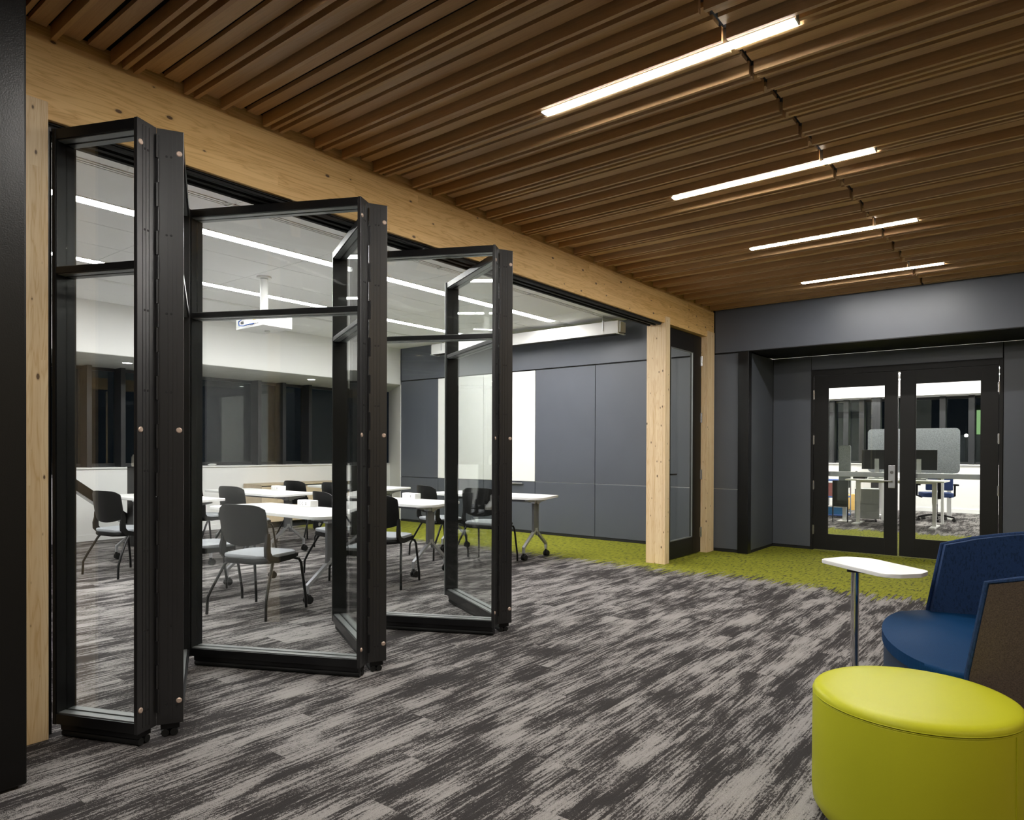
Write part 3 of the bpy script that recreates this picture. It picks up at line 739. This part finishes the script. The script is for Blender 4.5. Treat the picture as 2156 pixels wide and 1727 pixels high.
for s in (-1, 1):
    MB().box(s * l - .02, s * l + .02, -.012, .18, -.004, .004).box(min(s * l, s * (l + .03)), max(s * l, s * (l + .03)), .02, .16, .02, .16).build('end_cap', 'vent_grey', t)
    MB().tube([(s * (l - .23), -.010, .05), (s * (l - .23), -.010, ZC - 2.87)], .006, 8).box(s * (l - .23) - .025, s * (l - .23) + .025, -.012, .03, .175, .181).build('hanger_rod', 'alu', t)
MB().box(-.13, -.08, -.002, .0, .025, .04).build('maker_mark', 'cable_blue', t)
t = thing('low_cabinet', 'low oak cabinet with drawers under the dark windows', 'cabinet', (-10.05, 6.21, 0))
MB().box(-.53, 0, 0, 1.75, .70, .72, .002).box(-.53, -.022, 0, .02, .10, .70).box(-.53, -.022, 1.73, 1.75, .10, .70).box(-.53, -.50, .02, 1.73, .10, .70).box(-.50, -.022, .02, 1.73, .10, .12).build('carcass', 'oak_panel', t)
MB().box(-.45, -.06, .03, 1.72, 0, .10).build('plinth', 'gap_black', t); MB().box(-.024, -.02, .02, 1.73, .12, .70).build('shadow_gap', 'gap_black', t)
for i in range(3):
    y = .004 + i * .582
    d_ = MB().box(-.02, 0, y, y + .578, .41, .68, .002).build('drawer', 'oak_panel', t); e_ = MB().box(-.02, 0, y, y + .578, .105, .405, .002).build('drawer', 'oak_panel', t)
    for o, z in ((d_, .672), (e_, .397)): MB().box(0, .012, y + .2, y + .38, z, z + .006).build('pull', 'alu_dark', o)
t = thing('steel_brace', 'diagonal dark steel brace across the white sill wall, seen past the narrow glass panel', 'brace', (-9.9, 4.35, 0))
a_ = Vector((0, -1.9, 1.62)); e_ = Vector((0, -.02, .16)); dv = (e_ - a_).normalized(); nv = Vector((0, -dv.z, dv.y))
MB().obox((a_ + e_) / 2, dv * (e_ - a_).length / 2, nv * .058, (.05, 0, 0)).build('brace', 'column_paint', t)
MB().obox((a_ + e_) / 2 - nv * .066, dv * (e_ - a_).length / 2, nv * .007, (.06, 0, 0)).build('lower_flange', 'alu', t)
MB().box(-.12, .12, -.14, .12, 0, .02).prism([(-.012, -.13), (.012, -.13), (.012, .1), (-.012, .1)], .02, .22).build('foot_plate', 'column_paint', t)
t = thing('pedestal_stand', 'dark pedestal with rounded stainless top before the window sill, cut by the narrow panel', 'stand', (-9.62, 4.26, 0))
MB().box(-.13, .13, -.21, .17, .0, 1.05, .004).build('pedestal', 'column_paint', t)
MB().lathe([(0, 1.05), (.10, 1.05), (.105, 1.08), (.105, 1.17), (.085, 1.21), (0, 1.215)], (0, -.10), 28).build('stainless_top', 'stainless', t, smooth=True)
t = thing('crumpled_paper', 'tiny crumpled white paper left on the window sill', 'paper', (-10.66, 5.72, 1.022))
m = MB(); bmesh.ops.create_icosphere(m.bm, subdivisions=2, radius=.035)
for v in m.bm.verts: v.co = Vector((v.co.x * 1.2, v.co.y * 2.1, v.co.z * .55)) * random.uniform(.7, 1.2); v.co.z += .02
m.build('paper', 'plastic_white', t)
for p, lab in (((-10.07, 4.185), 'round downlight in the window soffit, seen past the narrow glass panel'), ((-9.91, 7.05), 'round downlight in the window soffit, seen in the wide glass panel'), ((-10.0, 1.4), 'round downlight in the window soffit hidden behind the timber post')):
    t = thing('downlight', lab, 'light', (p[0], p[1], 2.468))
    MB().lathe([(.075, -.0005), (.075, -.005), (.062, -.005), (.058, -.0005)], n=28).build('trim_ring', 'plastic_white', t, smooth=True)
    MB().lathe([(0, -.0025), (.058, -.0025), (.058, -.0008), (0, -.0008)], n=28).build('lens', 'lamp_down', t)

# ------------------------------------------------------------------ lounge: ottoman, side table, armchair
t = thing('ottoman', 'round lime green vinyl ottoman in the right foreground', 'ottoman', (-.388, 2.725, 0))
r = .321; z1 = .452
MB().lathe([(0, .012), (r - .045, .012), (r - .02, .02), (r - .004, .045), (r, .08), (r, .25), (r - .001, z1 - .040), (r - .003, z1 - .030)], n=96).build('side_cover', 'lime_vinyl', t, smooth=True)
MB().lathe([(r - .006, z1 - .030), (r - .0015, z1 - .026), (r - .0022, z1 - .020), (r - .0055, z1 - .013), (r - .011, z1 - .007), (r - .020, z1 - .0025), (r - .034, z1 + .0005), (r * .75, z1 + .003), (r * .45, z1 + .005), (0, z1 + .006)], n=96).build('top_cover', 'lime_vinyl', t, smooth=True)
for z, rr in ((z1 - .031, .0016), (z1 - .0255, .0022), (z1 - .037, .0012)):
    MB().tube([((r - .0025) * math.cos(a * PI / 48), (r - .0025) * math.sin(a * PI / 48), z) for a in range(97)], rr, 6, False).build('seam', 'lime_vinyl', t, smooth=True)
a = D(-24); MB().tube([((r + .0004) * math.cos(a), (r + .0004) * math.sin(a), z) for z in (.05, .2, .414)], .0022, 6).build('seam', 'lime_vinyl', t, smooth=True)
MB().lathe([(0, 0), (r - .06, 0), (r - .06, .013), (0, .013)], n=48).build('base', 'gap_black', t)

t = thing('side_table', 'white laptop table with rounded corners on a chrome pole beside the blue armchair', 'table', (-.872, 4.126, 0))
out = [(-1.085, 4.235), (-.985, 4.452), (-.845, 4.450), (-.527, 4.175), (-.545, 4.055), (-.625, 3.955), (-.700, 3.925)]
poly = [(x + .872, y - 4.126) for x, y in out][::-1]
MB().prism(rpoly(poly, [.06, .05, .05, .06, .10, .08, .05]), .640, .660, .004).build('tabletop', 'table_white', t, smooth=True)
MB().tube([(0, 0, .012), (0, 0, .628)], .0205, 24).build('pole', 'chrome', t, smooth=True)
MB().box(-.03, .20, -.05, .05, .627, .6395).build('top_plate', 'steel_black', t)
MB().prism(rrect(-.10, .30, -.10, .10, .05), 0, .012, .004).build('base_plate', 'chrome', t, smooth=True)

t = thing('armchair', 'low navy blue wraparound armchair with taupe felt outside, at the right edge', 'armchair', (-.39, 3.635, 0), D(13.5))
# local: -x is the front, y from the near wing (-.6) to the far wing (+.6)
def ell(a, bx, by, x0, n=22): return [(x0 - bx * math.cos(-PI / 2 + PI * k / n), by * math.sin(-PI / 2 + PI * k / n)) for k in range(n + 1)]
front = ell(0, .255, .585, 0); back = [(.62, .585), (.62, -.585)]
poly = (front + back)
MB().prism(poly, .405, .452, .022, 4).build('seat', 'navy_seat', t, smooth=True)
inner = [(x * .985 + .004, y * .99) for x, y in poly]
MB().prism(inner, .05, .404, .006).build('seat_base', 'navy_side', t, smooth=True)
MB().prism([(x * .85 + .02, y * .88) for x, y in poly], 0, .05).build('plinth', 'gap_black', t)
# wing path in plan (outer edge), with the top rising towards the back
path = [(-.005, -.60)] + [(.02 + .50 * k / 6, -.602 - .02 * math.sin(k / 6 * PI)) for k in range(1, 7)]
path += [(.52 + .16 * math.sin(PI / 2 * k / 5), -.44 - .16 * math.cos(PI / 2 * k / 5)) for k in range(1, 6)]
path += [(x, -y) for x, y in path[::-1]]
N = len(path); th = .062
def topz(x): return .795 + .075 * min(1, max(0, x) / .42)
def shell(off0, off1, zlow, name, mat, lean=.06, ztop=0.0):
    m = MB(); R = []
    for i, (x, y) in enumerate(path):
        p = Vector((x, y)); d = (Vector(path[min(i + 1, N - 1)]) - Vector(path[max(i - 1, 0)])).normalized(); n = Vector((-d.y, d.x))
        zt = topz(x) + ztop; k = lean if i in (0, N - 1) else lean * max(0, 1 - x / .2)
        q = []
        for off in (off0, off1):
            for z in (zlow, .45, zt):
                w = p + n * off; q.append(m.bm.verts.new((w.x + k * (z - .45) / .35 * (1 if z > .45 else 0), w.y, z)))
        R.append(q)
    for a, b_ in zip(R, R[1:]):
        for o in (0, 1): m.bm.faces.new((a[o], b_[o], b_[o + 1], a[o + 1])); m.bm.faces.new((a[3 + o], a[4 + o], b_[4 + o], b_[3 + o]))
        m.bm.faces.new((a[2], b_[2], b_[5], a[5])); m.bm.faces.new((a[0], a[3], b_[3], b_[0]))
    for q in (R[0], R[-1]):
        m.bm.faces.new((q[0], q[1], q[4], q[3])); m.bm.faces.new((q[1], q[2], q[5], q[4]))
    return m.build(name, mat, t, smooth=True)
shell(0, .022, .03, 'outer_back', 'taupe_felt')
shell(.0225, th, .03, 'inner_back', 'navy_back', ztop=.006)
wl_ = MB(); wr = []
for k_, (i0, pts_) in enumerate(((0, path),)):
    P3 = []
    for i, (x, y) in enumerate(path):
        k = .06 if i in (0, N - 1) else .06 * max(0, 1 - x / .2)
        P3.append((x + k * (topz(x) - .45) / .35, y, topz(x) + .006))
    first = [(path[0][0] - .004, path[0][1] + .012, .05), (path[0][0] - .004, path[0][1] + .012, .45)]; last = [(path[-1][0] - .004, path[-1][1] - .012, .45), (path[-1][0] - .004, path[-1][1] - .012, .05)]
    P3 = first + [(x - (.004 if i == 0 else 0), y + (.012 if y < 0 else -.012), z) for i, (x, y, z) in enumerate(P3)] + last
    MB().tube(P3, .0115, 8).build('welt', 'navy_back', t, smooth=True)

# ------------------------------------------------------------------ office beyond the double doors
YK = 17.25
wo = S(MB().box(-7, 4, YK, YK + .5, 0, 1.0).build('wall_office_back', 'white_paint'))
MB().box(-7, 4, YK - .012, YK, 0, .085).build('baseboard_office', 'white_paint', wo); MB().box(-7, 4, YK - .03, YK + .5, 1.0, 1.022).build('window_sill', 'plastic_white', wo)
S(MB().box(-7, 4, YK - .5, YK + .6, 2.478, 3.0).build('wall_office_bulkhead', 'white_paint')); S(MB().box(-7, 4, 9.68, 17.8, 3.02, 3.1).build('ceiling', 'ceiling_white'))
S(MB().box(-7.1, -7, 9.68, 17.8, 0, 3.1).build('wall_office_left', 'white_paint')); S(MB().box(4, 4.1, 9.68, 17.8, 0, 3.1).build('wall_office_right', 'white_paint'))
S(MB().box(-7, -3.17, 9.68, 9.72, 0, 3.1).box(2.3, 4, 9.68, 9.72, 0, 3.1).build('wall_office_front', 'white_paint'))
ow = [-7, -5.3, -4.7, -4.23, -3.93, -3.60, -2.9, -2.02, -1.50, -.9, .2, 1.4, 2.6, 3.99]
for i, (a, e) in enumerate(zip(ow, ow[1:])):
    w = struct('window_%d' % (i + 20)); w.location = (a, YK + .06, 1.022)
    MB().box(0, .11, 0, .2, 0, 1.456, .003).build('mullion', 'screen_dark', w)
    MB().box(.11, e - a, .16, .2, 0, .05).box(.11, e - a, .16, .2, 1.40, 1.456).build('frame', 'screen_dark', w)
    MB().box(.111, e - a - .001, .176, .184, .05, 1.40).build('pane', 'window_glass', w)
S(MB().box(-3.27, -3.09, YK - .32, YK - .14, 1.022 - 1.02, 2.478).build('trim_column_office', 'screen_dark'))
for i, (y, lab) in enumerate(((14.2, 'hanging light line in the office behind the double doors, nearer'), (16.2, 'hanging light line in the office behind the double doors, by the windows'))):
    t = thing('pendant_light', lab, 'light', (-1.5, y, 2.70 if i == 0 else 2.78))
    MB().box(-5, 5, -.04, .04, .012, .07).build('housing', 'plastic_white', t); MB().box(-5, 5, -.036, .036, 0, .0115).build('diffuser', 'lamp_office', t)
    for x in (-3, 0, 3): MB().tube([(x, 0, .07), (x, 0, .32 if i == 0 else .24)], .006, 6).build('hanger', 'alu', t)
t = thing('far_window_glow', 'small lit yellow green window of a building across the street at night', 'window', (-1.66, 24.0, 2.15)); MB().box(-.22, .22, 0, .1, -.35, .35).build('pane', 'window_far', t)
MB().box(-.3, .3, .1, .2, -2.15, .5).build('facade', 'screen_dark', t)
t = thing('street_lamp', 'bright distant street lamp outside the office window', 'lamp', (-2.35, 26.5, 0))
m = MB(); bmesh.ops.create_icosphere(m.bm, subdivisions=2, radius=.05)
for v in m.bm.verts: v.co.z += 1.82
m.build('globe', 'street_lamp', t); MB().tube([(0, 0, 0), (0, 0, 1.78)], .04, 8).build('mast', 'screen_dark', t)

t = thing('office_desk', 'white office desk with square steel legs beyond the double doors', 'desk', (-2.25, 13.6, 0))
MB().box(-.72, .78, -.36, .40, .775, .80, .004).build('desktop', 'table_white', t)
for x in (-.58, .60):
    MB().box(x - .035, x + .035, -.03, .04, .40, .775).box(x - .028, x + .028, -.025, .035, .02, .41).build('leg', 'plastic_white', t)
    MB().box(x - .045, x + .045, -.32, .34, 0, .022, .003).build('foot', 'plastic_white', t)
MB().box(-.58, .60, -.02, .03, .735, .774).build('crossbar', 'plastic_white', t)
t = thing('office_desk', 'second white desk farther back, one leg seen right of the chair', 'desk', (-2.25, 15.45, 0))
MB().box(-.72, .68, -.30, .40, .755, .78, .004).build('desktop', 'table_white', t)
for x in (-.58, .60):
    MB().box(x - .035, x + .035, .12, .19, .02, .755).build('leg', 'plastic_white', t); MB().box(x - .05, x + .05, -.1, .4, 0, .022).build('foot', 'plastic_white', t)
t = thing('desk_screen', 'large grey felt desk screen with rounded corners behind the double doors', 'desk screen', (-2.12, 14.53, 0))
def vprism(x0, x1, z0, z1, y0, y1, r, name, mat, par):
    m = MB(); m.prism(rrect(x0, x1, z0, z1, r), y0, y1)
    for v in m.bm.verts: v.co = Vector((v.co.x, v.co.z, v.co.y))
    return m.build(name, mat, par)
vprism(-.74, .74, .90, 1.712, -.012, .012, .07, 'felt', 'felt_grey', t); MB().box(-.5, -.46, -.03, .03, 0, .905).box(.46, .5, -.03, .03, 0, .905).build('support', 'plastic_white', t)
t = thing('desk_screen', 'narrow grey felt screen standing left of the large one', 'desk screen', (-3.09, 13.75, 0))
vprism(-.10, .10, .62, 1.395, -.012, .012, .03, 'felt', 'felt_grey', t); MB().box(-.03, .03, -.03, .03, 0, .63).box(-.1, .1, -.15, .15, 0, .02).build('support', 'plastic_white', t)
def monitor(loc, w, label):
    t = thing('monitor', label, 'monitor', loc, 0, 'office monitors')
    MB().box(-w, w, -.02, .02, .17, .52, .004).build('display', 'screen_dark', t)
    MB().box(-.035, .035, -.045, -.021, .02, .36, .003).build('stand', 'office_grey', t); MB().box(-.12, .12, -.12, .08, 0, .018, .003).build('foot', 'office_grey', t)
monitor((-1.90, 13.75, .80), .27, 'dark monitor seen from behind through the right hand door'); monitor((-2.56, 13.78, .80), .25, 'dark monitor seen from behind through the left hand door')
t = thing('desk_phone', 'black desk telephone on the white office desk', 'telephone', (-2.80, 13.60, .80))
MB().prism([(-.10, -.09), (.10, -.09), (.10, .09), (-.10, .09)], 0, .05, .01).obox((0, .03, .07), (.1, 0, 0), (0, .06, .03), (0, -.01, .02)).build('base', 'plastic_black', t); MB().tube([(-.08, -.07, .065), (-.08, 0, .10), (-.08, .08, .115)], .022, 8).build('handset', 'rubber_black', t, smooth=True)
t = thing('file_pedestal', 'grey rolling file cabinet under the office desk', 'cabinet', (-2.80, 14.15, 0), D(12))
MB().box(-.20, .20, -.26, .26, .06, .60, .006).build('body', 'office_grey', t)
for z in (.08, .335): MB().box(-.19, .19, -.275, -.26, z, z + .245, .003).build('drawer', 'office_grey', t)
for x in (-.15, .15):
    for y in (-.2, .2): MB().tube([(x - .012, y, .03), (x + .012, y, .03)], .03, 12).box(x - .01, x + .01, y - .01, y + .01, .03, .06).build('caster', 'rubber_black', t)
t = thing('task_chair', 'blue swivel office chair on a black star base by the desk', 'office chair', (-1.80, 14.98, 0), D(200))
MB().prism(rrect(-.25, .25, -.24, .24, .08), .45, .53, .025, 3).build('seat', 'chair_blue', t, smooth=True)
MB().box(-.22, .22, .22, .27, .58, .95, .02).build('backrest', 'chair_blue', t); MB().strip([(0, .05, .42), (0, .26, .44), (0, .30, .6), (0, .29, .8)], .07, .03, (1, 0, 0)).build('back_post', 'plastic_black', t)
MB().tube([(0, 0, .10), (0, 0, .44)], .035, 12).build('gas_column', 'plastic_black', t, smooth=True)
for s in (-1, 1): MB().tube([(s * .22, 0, .44), (s * .31, 0, .47), (s * .31, 0, .66)], .018, 8).box(s * .31 - .04, s * .31 + .04, -.12, .12, .66, .69, .008).build('armrest', 'plastic_black', t)
for k in range(5):
    a = D(72 * k + 10); c_, s_ = math.cos(a), math.sin(a)
    o = MB().strip([(0, 0, .12), (.15 * c_, .15 * s_, .105), (.30 * c_, .30 * s_, .075)], [.055, .045, .03], .03, (-s_, c_, 0)).build('base_arm', 'plastic_black', t)
    MB().tube([(.30 * c_ - s_ * .025, .30 * s_ + c_ * .025, .03), (.30 * c_ + s_ * .025, .30 * s_ - c_ * .025, .03)], .03, 12).box(.30 * c_ - .01, .30 * c_ + .01, .30 * s_ - .01, .30 * s_ + .01, .03, .08).build('caster', 'rubber_black', o)
t = thing('wire_rack', 'small rack with blue rails holding a red bin, left edge of the left door', 'rack', (-3.42, 14.6, 0))
for x in (-.2, .2):
    for y in (-.2, .2): MB().tube([(x, y, 0), (x, y, .74)], .012, 8).build('post', 'alu', t)
for z in (.05, .40, .72): MB().tube([(-.2, -.2, z), (.2, -.2, z), (.2, .2, z), (-.2, .2, z), (-.2, -.2, z)], .014, 8).build('rail', 'cable_blue', t)
t2 = thing('storage_bin', 'red storage bin on the upper tier of the blue rack', 'bin', (-3.42, 14.6, .413)); MB().prism(rrect(-.17, .17, -.17, .17, .04), 0, .26, .01).build('tub', 'red_plastic', t2); MB().prism(rrect(-.18, .18, -.18, .18, .04), .26, .275).build('lid', 'plastic_white', t2)
t2 = thing('storage_bin', 'blue storage bin on the lower tier of the rack', 'bin', (-3.42, 14.6, .063)); MB().prism(rrect(-.17, .17, -.17, .17, .04), 0, .14, .01).build('tub', 'sky_plastic', t2); MB().prism(rrect(-.18, .18, -.18, .18, .04), .14, .155).build('lid', 'plastic_white', t2)
t = thing('tote_bag', 'orange and blue bag on the office floor by the wall', 'bag', (-3.45, 16.7, 0))
MB().prism(rrect(-.22, .22, -.14, .14, .06), 0, .34, .04, 3).build('bag', 'toy_orange', t, smooth=True); MB().prism(rrect(-.02, .225, -.15, -.05, .04), 0, .22, .03, 2).build('pocket', 'cable_blue', t, smooth=True)
t = thing('pull_down_panel', 'dark modesty panel below the narrow felt screen', 'panel', (-3.12, 13.58, 0)); MB().box(-.14, .13, -.01, .01, .28, .76, .003).build('panel', 'screen_dark', t); MB().box(-.14, -.12, -.01, .01, 0, .28).box(.11, .13, -.01, .01, 0, .28).build('leg', 'screen_dark', t)
